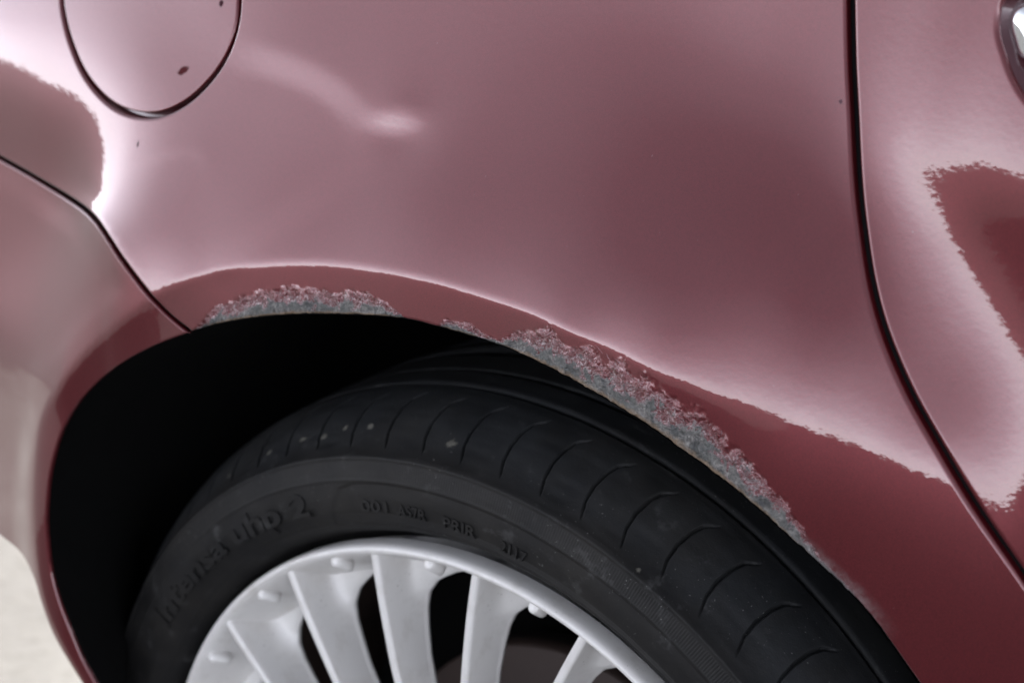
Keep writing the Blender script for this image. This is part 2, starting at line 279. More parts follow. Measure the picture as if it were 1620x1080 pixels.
def alloy():
    n = N('silver_alloy_paint'); c = n.coord(); fl = n.noise(3000, 1, .5, c); g = n.noise(14, 5, .6, c)
    col = n.mix(fl, (.63, .62, .60), (.72, .705, .685)); col = n.mix(n.ramp(g, [(.45, 0), (.8, .35)]), col, (.50, .46, .41))
    dk = n.math('MULTIPLY', n.ramp(n.noise(900, 2, .5, c), [(.70, 0), (.74, 1)]), n.ramp(n.noise(30, 3, .6, c), [(.45, 0), (.6, .8)])); col = n.mix(dk, col, (.12, .10, .085)); col = n.mix(n.ramp(n.noise(55, 6, .7, c), [(.5, 0), (.8, .45)]), col, (.36, .33, .29))
    return n.set(Base_Color=col, Metallic=.1, Roughness=.45, Coat_Weight=.3, Coat_Roughness=.2)
M_alloy = alloy()
def plain(name, col, rough=.6, metal=0.0, grain=900, gd=.0002, var=.35, coat=0.0):
    n = N(name); c = n.coord(); a = n.noise(grain*.05, 4, .6, c)
    lo_ = tuple(v*(1-var) for v in col); hi_ = tuple(min(1, v*(1+var)) for v in col)
    return n.set(Base_Color=n.mix(a, lo_, hi_), Roughness=rough, Metallic=metal, Coat_Weight=coat, Normal=n.bump(n.noise(grain, 3, .6, c), gd, .5))
M_black = plain('black_liner_plastic', (.0022, .0022, .0022), 1.0); M_black.node_tree.nodes['Principled BSDF'].inputs['Specular IOR Level'].default_value = .1
M_seal = plain('black_rubber_seal', (.004, .0035, .004), .7)
M_seal.node_tree.nodes['Principled BSDF'].inputs['Specular IOR Level'].default_value = .08
M_jamb = plain('dark_red_inner_flange', (.05, .007, .012), .35, .3, coat=.8)
M_disc_barrel = plain('disc_steel_barrel_shade', (.035, .022, .018), .6, .3, grain=400)
M_chrome = plain('polished_chrome', (.72, .74, .75), .06, 1.0, grain=300, gd=.00001, var=.03)
M_glass = plain('tinted_window_glass', (.012, .014, .015), .03, 0, gd=.000001, coat=1)
def concrete():
    n = N('pale_concrete'); c = n.coord(); a = n.noise(6, 6, .65, c); b = n.noise(90, 4, .6, c)
    col = n.mix(n.ramp(a, [(.35, 0), (.65, 1)]), (.35, .335, .31), (.47, .455, .42)); col = n.mix(n.ramp(b, [(.5, 0), (.75, .5)]), col, (.24, .22, .19))
    return n.set(Base_Color=col, Roughness=.85, Normal=n.bump(b, .004, .6))
M_conc = concrete()
def asphalt():
    n = N('added_dark_asphalt'); c = n.coord(); a = n.noise(3, 5, .6, c); b = n.noise(160, 3, .6, c)
    col = n.mix(n.math('ADD', n.math('MULTIPLY', a, .5), n.math('MULTIPLY', b, .5)), (.025, .025, .026), (.085, .083, .08))
    return n.set(Base_Color=col, Roughness=.9, Normal=n.bump(b, .006, .8))
M_asph = asphalt()
# ------------------------------------------------------------------ the ground
g = []; gf = []
for i in range(25):
    for j in range(25):
        s = lambda k: math.copysign(abs((k-12)/12)**3*900, k-12)+(k-12)*.3
        g.append((s(i), s(j), GZ))
for i in range(24):
    for j in range(24): a = i*25+j; gf.append((a, a+25, a+26, a+1))
tag(mesh('concrete_pavement', g, gf, M_conc, smooth=False), kind='structure')
def sheet(name, y0, y1, z, mat):
    xs = [math.copysign(abs(k/20)**3*800, k)+k*.3 for k in range(-20, 21)]; ys = np.linspace(y0, y1, 5)
    return mesh(name, [(x, y, z) for x in xs for y in ys], [(i*5+j, i*5+5+j, i*5+6+j, i*5+1+j) for i in range(40) for j in range(4)], mat, smooth=False)
tag(sheet('added_dark_sheet', -60, -.40, GZ+.004, M_asph), kind='structure')  # unseen dark ground, added for what the paint reflects
def grey_ground():
    n = N('added_grey_asphalt'); c = n.coord(); a = n.noise(2, 5, .6, c); b = n.noise(120, 3, .6, c)
    return n.set(Base_Color=n.mix(n.math('ADD', n.math('MULTIPLY', a, .5), n.math('MULTIPLY', b, .5)), (.19, .185, .18), (.31, .30, .285)), Roughness=.9, Normal=n.bump(b, .005, .8))
tag(mesh('added_grey_sheet', [(x, y, GZ+.008) for x in (-300, -60, -15, -3.0) for y in (-60, -20, -6, -.4, 6, 20, 60)]+[(-3.0, -60, GZ+.008), (-1.3, -60, GZ+.008), (-1.3, -.4, GZ+.008), (-3.0, -.4, GZ+.008)], [(i*7+j, i*7+7+j, i*7+8+j, i*7+1+j) for i in range(3) for j in range(6)]+[(28, 29, 30, 31)], grey_ground(), smooth=False), kind='structure')  # unseen paler ground, added and shaped to tune reflections in bumper and lip
# ------------------------------------------------------------------ the car
car = empty('parked_car', (0, 0, 0))
tag(car, 'dark red metallic car with scraped rear wheel arch above a silver multi-spoke wheel', 'car')
def panel(name, outline, mat, holes=(), step=.004, fine=None, fstep=.0012, rnd=.0012, depth=.012, disp=None, shift=0.0):
    outline = np.asarray(outline); loops = [outline]+[np.asarray(h) for h in holes]
    lo_, hi_ = outline.min(0), outline.max(0); pts = []
    a, b = np.meshgrid(np.arange(lo_[0], hi_[0], step), np.arange(lo_[1], hi_[1], step*.9), indexing='ij'); a = a+(np.arange(a.shape[1]) % 2)[None]*step*.5
    cand = np.stack([a.ravel(), b.ravel()], 1)
    if fine is not None:
        dd = fine(cand); cand = cand[~dd]
        a, b = np.meshgrid(np.arange(max(lo_[0], -.36), min(hi_[0], .36), fstep), np.arange(max(.0, lo_[1]), min(hi_[1], .42), fstep), indexing='ij'); a = a+(np.arange(a.shape[1]) % 2)[None]*fstep*.5
        c2 = np.stack([a.ravel(), b.ravel()], 1); cand = np.r_[cand, c2[fine(c2)]]
    ok = inside(cand, outline)
    for h in loops[1:]: ok &= ~inside(cand, h)
    cand = cand[ok]
    best = np.full(len(cand), 1e9)
    for L in loops: best = np.minimum(best, poly_dist(cand, L, True)[0])
    cand = cand[best > rnd*1.15+.0008]
    V = []; Es = []; ring = []
    for li, L in enumerate(loops):
        k0 = len(V); m = len(L); V += [tuple(p) for p in L]; Es += [(k0+i, k0+(i+1) % m) for i in range(m)]; ring.append((k0, m))
        T = np.roll(L, -1, 0)-np.roll(L, 1, 0); T /= np.linalg.norm(T, axis=1)[:, None]+1e-12; Nn = np.stack([-T[:, 1], T[:, 0]], 1)
        area = np.sum(L[:, 0]*np.roll(L[:, 1], -1)-np.roll(L[:, 0], -1)*L[:, 1]); sg = 1 if area > 0 else -1
        if li: sg = -sg
        for off in (rnd*.15, rnd*.35, rnd*.6, rnd*.85, rnd*1.15):
            q = L+Nn*sg*off; din = poly_dist(q, L, True)[0]; okk = din > off*.9
            V += [tuple(p) for p in q[okk]]
    V += [tuple(p) for p in cand]
    r = delaunay_2d_cdt([Vector(p) for p in V], Es, [], 0, 1e-6)
    V2 = np.array([tuple(v) for v in r[0]]); F = np.array([tuple(f) for f in r[2]])
    cen = V2[F].mean(1); ok = inside(cen, outline)
    for h in loops[1:]: ok &= ~inside(cen, h)
    F = F[ok]
    e1 = V2[F[:, 1]]-V2[F[:, 0]]; e2 = V2[F[:, 2]]-V2[F[:, 0]]; flip = (e1[:, 0]*e2[:, 1]-e1[:, 1]*e2[:, 0]) < 0; F[flip] = F[flip][:, ::-1]
    bd = np.full(len(V2), 1e9); ft = np.zeros((len(V2), 2))
    for L in loops:
        d, f, _, _ = poly_dist(V2, L, True); c = d < bd; bd[c] = d[c]; ft[c] = f[c]
    y = samp(Y, V2[:, 0], V2[:, 1])+shift; nx = samp(YX, V2[:, 0], V2[:, 1]); nz = samp(YZ, V2[:, 0], V2[:, 1])
    q = np.clip(1-bd/rnd, 0, 1); y = y+rnd*(1-np.sqrt(np.maximum(1-q*q, 0)))
    n3 = np.stack([nx, -np.ones(len(nx)), nz], 1); n3 /= np.linalg.norm(n3, axis=1)[:, None]
    out = ft-V2; ol = np.linalg.norm(out, axis=1)[:, None]; out = np.where(ol > 1e-7, out/np.maximum(ol, 1e-9), 0)
    # at the edge itself the outward direction comes from the outline's tangent
    for (k0, m), L in zip(ring, loops):
        d = np.linalg.norm(V2[:, None, :]-L[None, :1, :], axis=2)  # cheap guard, replaced below
    oq = np.clip(q, 0, .97)[:, None]; n3 = n3*np.sqrt(1-oq**2)+np.stack([out[:, 0], np.zeros(len(out)), out[:, 1]], 1)*oq; n3 /= np.linalg.norm(n3, axis=1)[:, None]+1e-12
    att = None
    if disp is not None: dy, nn, att = disp(V2, n3); y = y+dy; n3 = nn
    P3 = np.stack([V2[:, 0], y, V2[:, 1]], 1)
    # flange folded inwards along every boundary edge
    from collections import Counter
    cnt = Counter(); 
    for t in F:
        for i in range(3): cnt[(min(t[i], t[(i+1) % 3]), max(t[i], t[(i+1) % 3]))] += 1
    P3l = [tuple(p) for p in P3]; Nl = [tuple(p) for p in n3]; FF = [tuple(t) for t in F]; mp = {}
    def dup(v, dpt):
        if (v, dpt) not in mp:
            mp[(v, dpt)] = len(P3l); p = P3[v]; P3l.append((p[0], p[1]+dpt, p[2])); Nl.append((0, 0, 0))
        return mp[(v, dpt)]
    for t in F:
        for i in range(3):
            a, b = int(t[i]), int(t[(i+1) % 3])
            if cnt[(min(a, b), max(a, b))] == 1:
                d2 = V2[b]-V2[a]; nn = np.array([d2[1], 0, -d2[0]]); nn /= np.linalg.norm(nn)+1e-12
                A, B, A2, B2 = dup(a, 0.0), dup(b, 0.0), dup(a, depth), dup(b, depth); FF.append((B, A, A2, B2))
                for k in (A, B, A2, B2): Nl[k] = tuple(np.array(Nl[k])+nn)
    Nl = [np.array(v)/(np.linalg.norm(v)+1e-12) for v in Nl]
    for v in range(len(P3)):                                          # vertices exactly on the border: use the flange's direction
        if (v, 0.0) in mp:
            o_ = Nl[mp[(v, 0.0)]]; s0 = np.array([nx[v], -1, nz[v]]); s0 /= np.linalg.norm(s0); k = s0*.35+o_*.94; Nl[v] = k/np.linalg.norm(k)
    o = mesh(name, P3l, FF, mat, car, True, Nl)
    if att is not None:
        for an, av in att.items():
            a_ = o.data.attributes.new(an, 'FLOAT', 'POINT'); full = np.zeros(len(P3l), np.float32); full[:len(av)] = av
            for (v, dp), k in mp.items(): full[k] = 1.0 if av[v] > .02 else av[v]
            a_.data.foreach_set('value', full)
    return o
R2 = .0011
ARCH = skin(smooth([(480, 497.5), (560, 499), (640, 505), (700, 520), (790, 548), (850, 575), (920, 612), (1000, 660), (1080, 715), (1160, 775), (1240, 845), (1310, 910), (1380, 978), (1440, 1060), (1475, 1110)], 8))
ARCH_L = skin(smooth([(163, 1100), (150, 1080), (128, 1040), (111, 1000), (92, 950), (79, 900), (73, 845), (73, 800), (80, 740), (98, 680), (130, 628), (180, 582), (240, 548), (300, 525)], 8))
tail_ = ARCH_L[0]; ARCH_L = np.r_[smooth([tail_+[.004, -.13], tail_+[.002, -.06], tail_], .003)[:-1], ARCH_L]
ARCH_M = skin(smooth([(300, 525), (350, 511), (420, 501), (480, 497.5)], 8))
print('arch z', ARCH[:, 1].max(), 'y there', samp(Y, ARCH[:3, 0], ARCH[:3, 1]), 'left', ARCH_L[0], samp(Y, ARCH_L[:1, 0], ARCH_L[:1, 1]), 'right', ARCH[-1], samp(Y, ARCH[-1:, 0], ARCH[-1:, 1]))
BQ = skin(smooth([(303, 524), (272, 500), (240, 468), (215, 437), (190, 402), (170, 371), (150, 343), (122, 319), (60, 281), (0, 247), (-60, 213)], 8))
DQ = [(1343, -30), (1343, 0), (1345, 100), (1349, 180), (1354, 280), (1362, 360), (1376, 450), (1398, 530), (1436, 620), (1486, 710), (1540, 800), (1612, 905), (1690, 1020)]
DL = skin(smooth([(x-5.5, y+1.2) for x, y in DQ], 8)); DR = skin(smooth([(x+6.5, y-1.2) for x, y in DQ], 8))
def dens(L, step=R2): return resample(np.asarray(L), step)
aend = ARCH[-1]; arch_down = smooth([aend, (aend[0]+.022, aend[1]-.04), (aend[0]+.035, aend[1]-.09), (aend[0]+.04, aend[1]-.15)], .004)
dq0, dq1 = DL[0], DL[-1]
sill_z = arch_down[-1][1]
dl_down = smooth([dq1, (dq1[0]+.035, dq1[1]-.06), (dq1[0]+.05, dq1[1]-.13), (dq1[0]+.05, sill_z)], .004)
top_z = .63
quarter = np.r_[dens(np.r_[ARCH_M, ARCH[1:]])[:-1], dens(arch_down, .004)[:-1], dens([arch_down[-1], dl_down[-1]], .008)[:-1], dens(dl_down[::-1], .004)[:-1], dens(DL[::-1])[:-1],
                dens([DL[0], (DL[0][0]+.001, top_z)], .004)[:-1], dens([(DL[0][0]+.001, top_z), (-.60, top_z)], .008)[:-1], dens([(-.60, top_z), (-.60, BQ[-1][1]+.02)], .008)[:-1], dens([(-.60, BQ[-1][1]+.02), BQ[-1]], .004)[:-1], dens(BQ[::-1])[:-1]]
FL = smooth([(97, -40), (95, 0), (101, 40), (113, 80), (131, 120), (157, 154), (187, 177), (222, 187), (258, 184), (296, 165), (330, 134), (356, 98), (372, 60), (380, 20), (381, -40)], 8)
flb = skin(FL); fc = flb.mean(0)
ftop = smooth([flb[-1], (flb[-1][0]-.008, flb[-1][1]+.03), ((flb[0][0]+flb[-1][0])/2, flb[0][1]+.055), (flb[0][0]+.004, flb[0][1]+.03), flb[0]], .003)
flap_hole = np.r_[dens(flb, .0014)[:-1], dens(ftop, .0014)[:-1]]
def inset(L, d):
    T = np.roll(L, -2, 0)-np.roll(L, 2, 0); T /= np.linalg.norm(T, axis=1)[:, None]; Nn = np.stack([-T[:, 1], T[:, 0]], 1)
    ar = np.sum(L[:, 0]*np.roll(L[:, 1], -1)-np.roll(L[:, 0], -1)*L[:, 1]); return L+Nn*(d if ar > 0 else -d)
flap = inset(flap_hole, .0026)
# --- scraped band along the arch
AR_PX = smooth([(300, 525), (350, 511), (420, 501), (480, 497.5), (560, 499), (640, 505), (700, 520), (790, 548), (850, 575), (920, 612), (1000, 660), (1080, 715), (1160, 775), (1240, 845), (1310, 910), (1380, 978), (1450, 1075)], 4)
WX = [300, 316, 345, 400, 440, 520, 580, 615, 640, 690, 703, 735, 765, 785, 800, 840, 900, 1000, 1080, 1160, 1210, 1250, 1290, 1350, 1400, 1430]
WW = [0, 8, 30, 44, 46, 46, 42, 22, 2, 2, 22, 26, 12, 8, 30, 58, 66, 78, 76, 60, 50, 34, 12, 6, 2, 0]
def vnoise(P, s, seed):                                  # smooth value noise on 2-D points
    r = np.random.default_rng(seed); T = r.random((256, 256)); q = P*s; i = np.floor(q).astype(int); f = q-i; f = f*f*(3-2*f); i %= 255
    return (T[i[:, 0], i[:, 1]]*(1-f[:, 0])*(1-f[:, 1])+T[i[:, 0]+1, i[:, 1]]*f[:, 0]*(1-f[:, 1])+T[i[:, 0], i[:, 1]+1]*(1-f[:, 0])*f[:, 1]+T[i[:, 0]+1, i[:, 1]+1]*f[:, 0]*f[:, 1])
def wearmap(V):
    px_, py_ = to_px(np.stack([V[:, 0], samp(Y, V[:, 0], V[:, 1]), V[:, 1]], 1)); d, f, _, _ = poly_dist(np.stack([px_, py_], 1), AR_PX)
    w = np.interp(f[:, 0], WX, WW); w = .92*w*(1+.3*(vnoise(V, 190, 5)-.5)+.3*(vnoise(V, 70, 6)-.5)); wr = np.clip(1-d/np.maximum(w, 1e-3), 0, 1)*np.clip(w/8, 0, 1)
    return wr, d, f
def wear_disp(V, n3):
    wr, d, f = wearmap(V); e = .0008
    def hh(V):
        q = vnoise(V, 420, 1)*.5+vnoise(V, 900, 2)*.3+vnoise(V, 210, 3)*.6; return q
    k = np.clip(wr*5, 0, 1); amp = .0017*k
    h = hh(V); hx = (hh(V+[e, 0])-h)/e; hz = (hh(V+[0, e])-h)/e
    dy = amp*(h-.3)+.0006*np.clip(wr*4, 0, 1)
    g = np.stack([hx*amp, np.zeros(len(V)), hz*amp], 1); nn = n3*np.maximum(-n3[:, 1:2], .3)**0+g*.9; nn /= np.linalg.norm(nn, axis=1)[:, None]
    gr = np.clip(1-d/26, 0, 1)*np.interp(f[:, 0], [1230, 1290, 1350, 1410], [0, .9, .8, 0])
    return dy, nn, {'wear': wr, 'graze': gr}
def fine_zone(c):
    px_, py_ = to_px(np.stack([c[:, 0], samp(Y, c[:, 0], c[:, 1]), c[:, 1]], 1)); b = (px_ > 280) & (px_ < 1440) & (py_ > 380) & (py_ < 1100); r = np.zeros(len(c), bool)
    if b.any(): r[b] = poly_dist(np.stack([px_[b], py_[b]], 1), AR_PX)[0] < 95
    return r
qp = panel('quarter_panel', quarter, M_worn, [flap_hole], fine=fine_zone, disp=wear_disp, rnd=.0014, depth=.004)
qp['label'] = 'dark red rear wing with paint scraped to grey filler along the arch edge'
M_flap = paint('metallic_red_paint_chipped'); mark(M_flap, (289, 112), .0045, .0021, (.06, .004, .006), .5); mark(M_flap, (349, 6), .0018, .0018, (.05, .02, .025))
mark(M_worn, (218, 229), .0008, .0022, (.03, .018, .02)); mark(M_worn, (1330, 161), .0010, .0010, (.10, .05, .06))
for q, rx, rot in (((925, 551), .0030, .1), ((948, 553), .0030, -.5), ((962, 566), .0022, -1.0), ((938, 575), .0014, 1.3), ((975, 572), .0026, -.4), ((905, 566), .0018, .5), ((1150, 760), .0030, -.8)):
    mark(M_worn, q, rx, .00014, (.25, .15, .17), rot)
panel('fuel_flap', flap, M_flap, shift=.0004)
# bumper
bq = skin(smooth([(298, 528), (267, 503), (235, 471), (210, 440), (185, 406), (165, 375), (145, 348), (117, 324), (57, 286), (-3, 252), (-63, 218)], 8))
bdown = [ARCH_L[0], (ARCH_L[0][0]+.012, ARCH_L[0][1]-.03), (ARCH_L[0][0]+.03, ARCH_L[0][1]-.07)]
blow = skin([(145, 1101), (130, 1080), (105, 1040), (83, 1000), (66, 955), (54, 915), (40, 885), (20, 862), (-10, 838), (-60, 790)])
blow = np.r_[[tail_+[-.016, -.132]], [tail_+[-.014, -.06]], blow]
bumper = np.r_[dens(bq)[:-1], dens([bq[-1], (-.60, bq[-1][1]+.02)], .004)[:-1], dens([(-.60, bq[-1][1]+.02), (-.60, blow[-1][1]+.03)], .006)[:-1], dens([(-.60, blow[-1][1]+.03), blow[-1]], .004)[:-1], dens(smooth(blow[::-1], .002))[:-1], dens([blow[0], ARCH_L[0]], .002)[:-1], dens(ARCH_L)[:-1]]
panel('rear_bumper', bumper, M_paint, rnd=.0008, depth=.0015)
# door with the handle bowl
HB = skin(smooth([(1700, 200), (1660, 190), (1625, 160), (1603, 125), (1588, 85), (1579, 50), (1582, 15), (1600, -12), (1640, -30)], 8))
hb_c = np.array([HB[-1][0]+.05, HB[-1][1]])
hb = np.r_[dens(HB, .002)[:-1], dens(smooth([HB[-1], (HB[-1][0]+.07, HB[-1][1]+.006), (HB[-1][0]+.15, HB[-1][1]-.004), (HB[-1][0]+.165, HB[-1][1]-.035), (HB[0][0]+.06, HB[0][1]-.004), HB[0]], .002), .002)[:-1]]
dr_down = [DR[-1], (DR[-1][0]+.035, DR[-1][1]-.06), (DR[-1][0]+.05, DR[-1][1]-.13), (DR[-1][0]+.05, sill_z)]
door = np.r_[dens(DR)[:-1], dens(smooth(dr_down, .004))[:-1], dens([dr_down[-1], (.98, sill_z)], .01)[:-1], dens([(.98, sill_z), (.98, top_z)], .01)[:-1], dens([(.98, top_z), (DR[0][0]+.001, top_z)], .01)[:-1], dens([(DR[0][0]+.001, top_z), DR[0]], .004)[:-1]]
panel('rear_door', door, M_paint, [hb], rnd=.0020, depth=.004)
# strips behind the gaps
def strip(name, mid, width, depth, mat, parent=car):
    L = resample(np.asarray(mid), .004); T = np.gradient(L, axis=0); T /= np.linalg.norm(T, axis=1)[:, None]; Nn = np.stack([-T[:, 1], T[:, 0]], 1); V = []; F = []
    for k, o_ in enumerate((-width, 0, width)):
        q = L+Nn*o_; V += [(a, samp(Y, a, b)+depth-(.0015 if k == 1 else 0), b) for a, b in q]
    n_ = len(L)
    for k in (0, 1): F += [(k*n_+i, k*n_+i+1, (k+1)*n_+i+1, (k+1)*n_+i) for i in range(n_-1)]
    return mesh(name, V, F, mat, parent)
DM = np.array([(np.array(a)+np.array(b))/2 for a, b in zip(np.stack([np.interp(np.linspace(0, 1, 150), np.linspace(0, 1, len(DL)), DL[:, i]) for i in (0, 1)], 1), np.stack([np.interp(np.linspace(0, 1, 150), np.linspace(0, 1, len(DR)), DR[:, i]) for i in (0, 1)], 1))])
strip('door_seal', DM, .012, .0056, M_seal)
kk_ = lambda L: np.stack([np.interp(np.linspace(0, 1, 120), np.linspace(0, 1, len(L)), np.asarray(L)[:, i]) for i in (0, 1)], 1)
strip('bumper_seal', ((kk_(BQ)+kk_(bq))/2)[4:], .008, .009, M_seal)
fp = inset(flap_hole, .001); strip('filler_recess', np.r_[fp, fp[:1]], .008, .008, M_jamb)
# handle bowl and handle
def bowl(name, L, depth, mat, k=8, sc=.72):
    L = np.asarray(L); c = L.mean(0); V = []; F = []; n_ = len(L)
    for i in range(k+1):
        t = i/k; q = c+(L-c)*(1-(1-sc)*t); dd = depth*math.sin(t*math.pi/2)+.002; V += [(a, float(samp(Y, a, b))+dd, b) for a, b in q]
    V.append((c[0], float(samp(Y, c[0], c[1]))+depth*1.2, c[1]))
    for i in range(k): F += [(i*n_+j, i*n_+(j+1) % n_, (i+1)*n_+(j+1) % n_, (i+1)*n_+j) for j in range(n_)]
    F += [(k*n_+j, k*n_+(j+1) % n_, len(V)-1) for j in range(n_)]
    return mesh(name, V, F, mat, car)
bowl('handle_recess', hb, .012, M_jamb)
HC = skin(smooth([(1640, 102), (1618, 95), (1604, 90), (1597, 70), (1590, 45), (1592, 25), (1602, 12), (1640, -4)], 8))
HH = np.r_[dens(HC, .0015)[:-1], dens(smooth([HC[-1], (HC[-1][0]+.07, HC[-1][1]), (HC[-1][0]+.14, HC[-1][1]-.006), (HC[-1][0]+.145, HC[-1][1]-.022), (HC[0][0]+.05, HC[0][1]), HC[0]], .002), .002)[:-1]]
def pad(name, L, mat, h=.005, base=.004):
    L = np.asarray(L); c = L.mean(0); n_ = len(L); V = []; F = []; ks = [(1, base+.006), (1, base), (.97, base-.0025), (.9, base-.004), (.7, base-h*1.1), (.35, base-h*1.25)]
    for s_, dd in ks: V += [(a, float(samp(Y, a, b))+dd, b) for a, b in c+(L-c)*s_]
    V.append((c[0], float(samp(Y, c[0], c[1]))+base-h*1.3, c[1]))
    for i in range(len(ks)-1): F += [(i*n_+j, (i+1)*n_+j, (i+1)*n_+(j+1) % n_, i*n_+(j+1) % n_) for j in range(n_)]
    F += [((len(ks)-1)*n_+j, len(V)-1, (len(ks)-1)*n_+(j+1) % n_) for j in range(n_)]
    return mesh(name, V, F, mat, car)
pad('door_handle', HH, M_chrome)
# wheel-arch liner, inner side, and the rest of the shell (outside the picture)
def arch_pts():
    a = np.r_[ARCH_L, ARCH_M[1:], ARCH[1:], arch_down[1:]]; return resample(a, .008)
ap = arch_pts(); n_ = len(ap); cz = np.array([.0, .03]); a0_ = math.atan2(ap[0][1], ap[0][0]); V = []; F = []
for s_, dy in ((1.0, .0012), (1.012, .016), (0, .05), (0, .20), (0, .32), (0, .33)):
    q = cz+(ap-cz)*s_
    if s_ == 0: a_ = np.arctan2(ap[:, 1], ap[:, 0]); q = np.stack([np.cos(a_), np.sin(a_)], 1)*(0 if dy > .325 else np.maximum(.318, np.linalg.norm(ap, axis=1)*(1.0 if dy < .1 else 1.03)))[..., None] if dy < .325 else ap*0
    V += [(q[i, 0], float(samp(Y, ap[i, 0], ap[i, 1]))+dy if s_ else dy, q[i, 1]) for i in range(n_)]
for k in range(5): F += [(k*n_+i, k*n_+i+1, (k+1)*n_+i+1, (k+1)*n_+i) for i in range(n_-1)]
m_ = len(V); ex = [a0_+k*.09 for k in range(16)]                                             # rear part of the liner, below the bumper's lip
for y_e, r_e in ((.05, .318), (.20, .328), (.32, .328), (.33, 0)): V += [(r_e*math.cos(a), y_e, r_e*math.sin(a)) for a in ex]
for k in range(3): F += [(m_+k*16+i, m_+k*16+i+1, m_+(k+1)*16+i+1, m_+(k+1)*16+i) for i in range(15)]
mesh('wheel_arch_liner', V, F, M_black, car)
def boxes(name, bl, mat, parent=car):
    V = []; F = []
    for (x0, x1, y0, y1, z0, z1, lean) in bl:
        k = len(V)
        for z, l in ((z0, 0), (z1, lean)): V += [(x0+l*.8, y0+l, z), (x1-l*.8, y0+l, z), (x1-l*.8, y1-l, z), (x0+l*.8, y1-l, z)]
        F += [(k, k+3, k+2, k+1), (k+4, k+5, k+6, k+7), (k, k+1, k+5, k+4), (k+1, k+2, k+6, k+5), (k+2, k+3, k+7, k+6), (k+3, k, k+4, k+7)]
    return mesh(name, V, F, mat, parent, smooth=False)
yt = float(samp(Y, .1, top_z))
boxes('body_shell', [(-.66, 3.0, .36, 1.62, -.1, top_z, 0.0), (1.0, 3.0, .02, .357, -.12, top_z, 0.0), (-.70, -.605, .25, 1.55, -.02, top_z, 0.0), (-.55, 1.0, yt+.03, .357, top_z-.03, top_z-.003, 0)], M_paint)
boxes('side_window', [(-.45, 1.9, yt+.06, 1.5, top_z+.003, 1.08, .14)], M_glass)
boxes('roof', [(-.33, 1.78, yt+.2, 1.36, 1.083, 1.12, .03)], M_paint)
# ------------------------------------------------------------------ wheel
def lathe(name, prof, mat, parent, angs=None, dispf=None):
    prof = np.array(prof, float); angs = np.linspace(0, 2*math.pi, 361)[:-1] if angs is None else angs; m = len(prof); n_ = len(angs)
    Rr = np.repeat(prof[None, :, 0], n_, 0); Yy = np.repeat(prof[None, :, 1], n_, 0); Aa = np.repeat(angs[:, None], m, 1)
    if dispf is not None:
        T = np.gradient(prof, axis=0); T /= np.linalg.norm(T, axis=1)[:, None]+1e-12; h = dispf(Rr, Yy, Aa)     # outward normal of profile (r,y): (T_y, -T_r)
        Rr = Rr+h*T[None, :, 1]; Yy = Yy-h*T[None, :, 0]
    V = np.stack([Rr*np.cos(Aa), Yy, Rr*np.sin(Aa)], -1).reshape(-1, 3)
    i, j = np.meshgrid(np.arange(n_), np.arange(m-1), indexing='ij'); i2 = (i+1) % n_
    F = np.stack([i*m+j, i*m+j+1, i2*m+j+1, i2*m+j], -1).reshape(-1, 4)
    return mesh(name, V, F, mat, parent)
rimp = smooth([(.2196, .012), (.2197, .006), (.2194, .0020), (.2184, .0000), (.2170, -.0008), (.2155, .0000), (.2138, .0022), (.2118, .0062), (.2090, .0125), (.2058, .0200), (.2020, .0275), (.1975, .0330), (.1955, .0365), (.1952, .040), (.1975, .044)], .0012)
wheel = lathe('wheel', rimp, M_alloy, car)
lathe('rim_barrel', [(.1965, .0415), (.1950, .045), (.1945, .08), (.193, .12), (.205, .17), (.220, .19)], M_disc_barrel, wheel)  # dark brown here stands in for shade inside the barrel
tp = smooth([(.2160, .026), (.2200, .0215), (.2225, .0150), (.2250, .0085), (.2280, .0032), (.2326, -.0012), (.2370, -.0045), (.2400, -.0062), (.2480, -.0072), (.2560, -.0066), (.2620, -.0052), (.2665, -.0040), (.2685, -.0030), (.2705, .0002), (.2760, .0090), (.2820, .0180), (.2870, .0280), (.2902, .0380), (.2912, .0440)], .0007)
tread = [(.2915, .0452), (.2914, .0468), (.2880, .0470), (.2835, .0472), (.2833, .0494), (.2880, .0496), (.2915, .0498), (.2921, .053)]
y_ = .055
while y_ < .068: tread.append((.2921+(y_-.053)*.07, y_)); y_ += .003
tread += [(.2931, .0690), (.2905, .0696), (.2900, .0706), (.2932, .0712)]
y_ = .074
while y_ < .098: tread.append((.2933+(y_-.071)*.04, y_)); y_ += .004
tread += [(.2944, .0985), (.2900, .0993), (.2880, .1000), (.2880, .1060), (.2900, .1067), (.2945, .1075), (.2945, .125), (.2900, .126), (.2900, .133), (.2940, .134), (.2930, .155), (.2900, .170), (.2850, .182), (.2750, .192), (.2600, .200), (.2400, .202), (.2250, .195), (.2150, .186)]
tp = np.r_[tp, tread]
angs = np.radians(np.r_[np.arange(38, 182, .09), np.arange(182, 398, 1.5)])
SIPE0 = 106.95; PITCH_S = 5.14
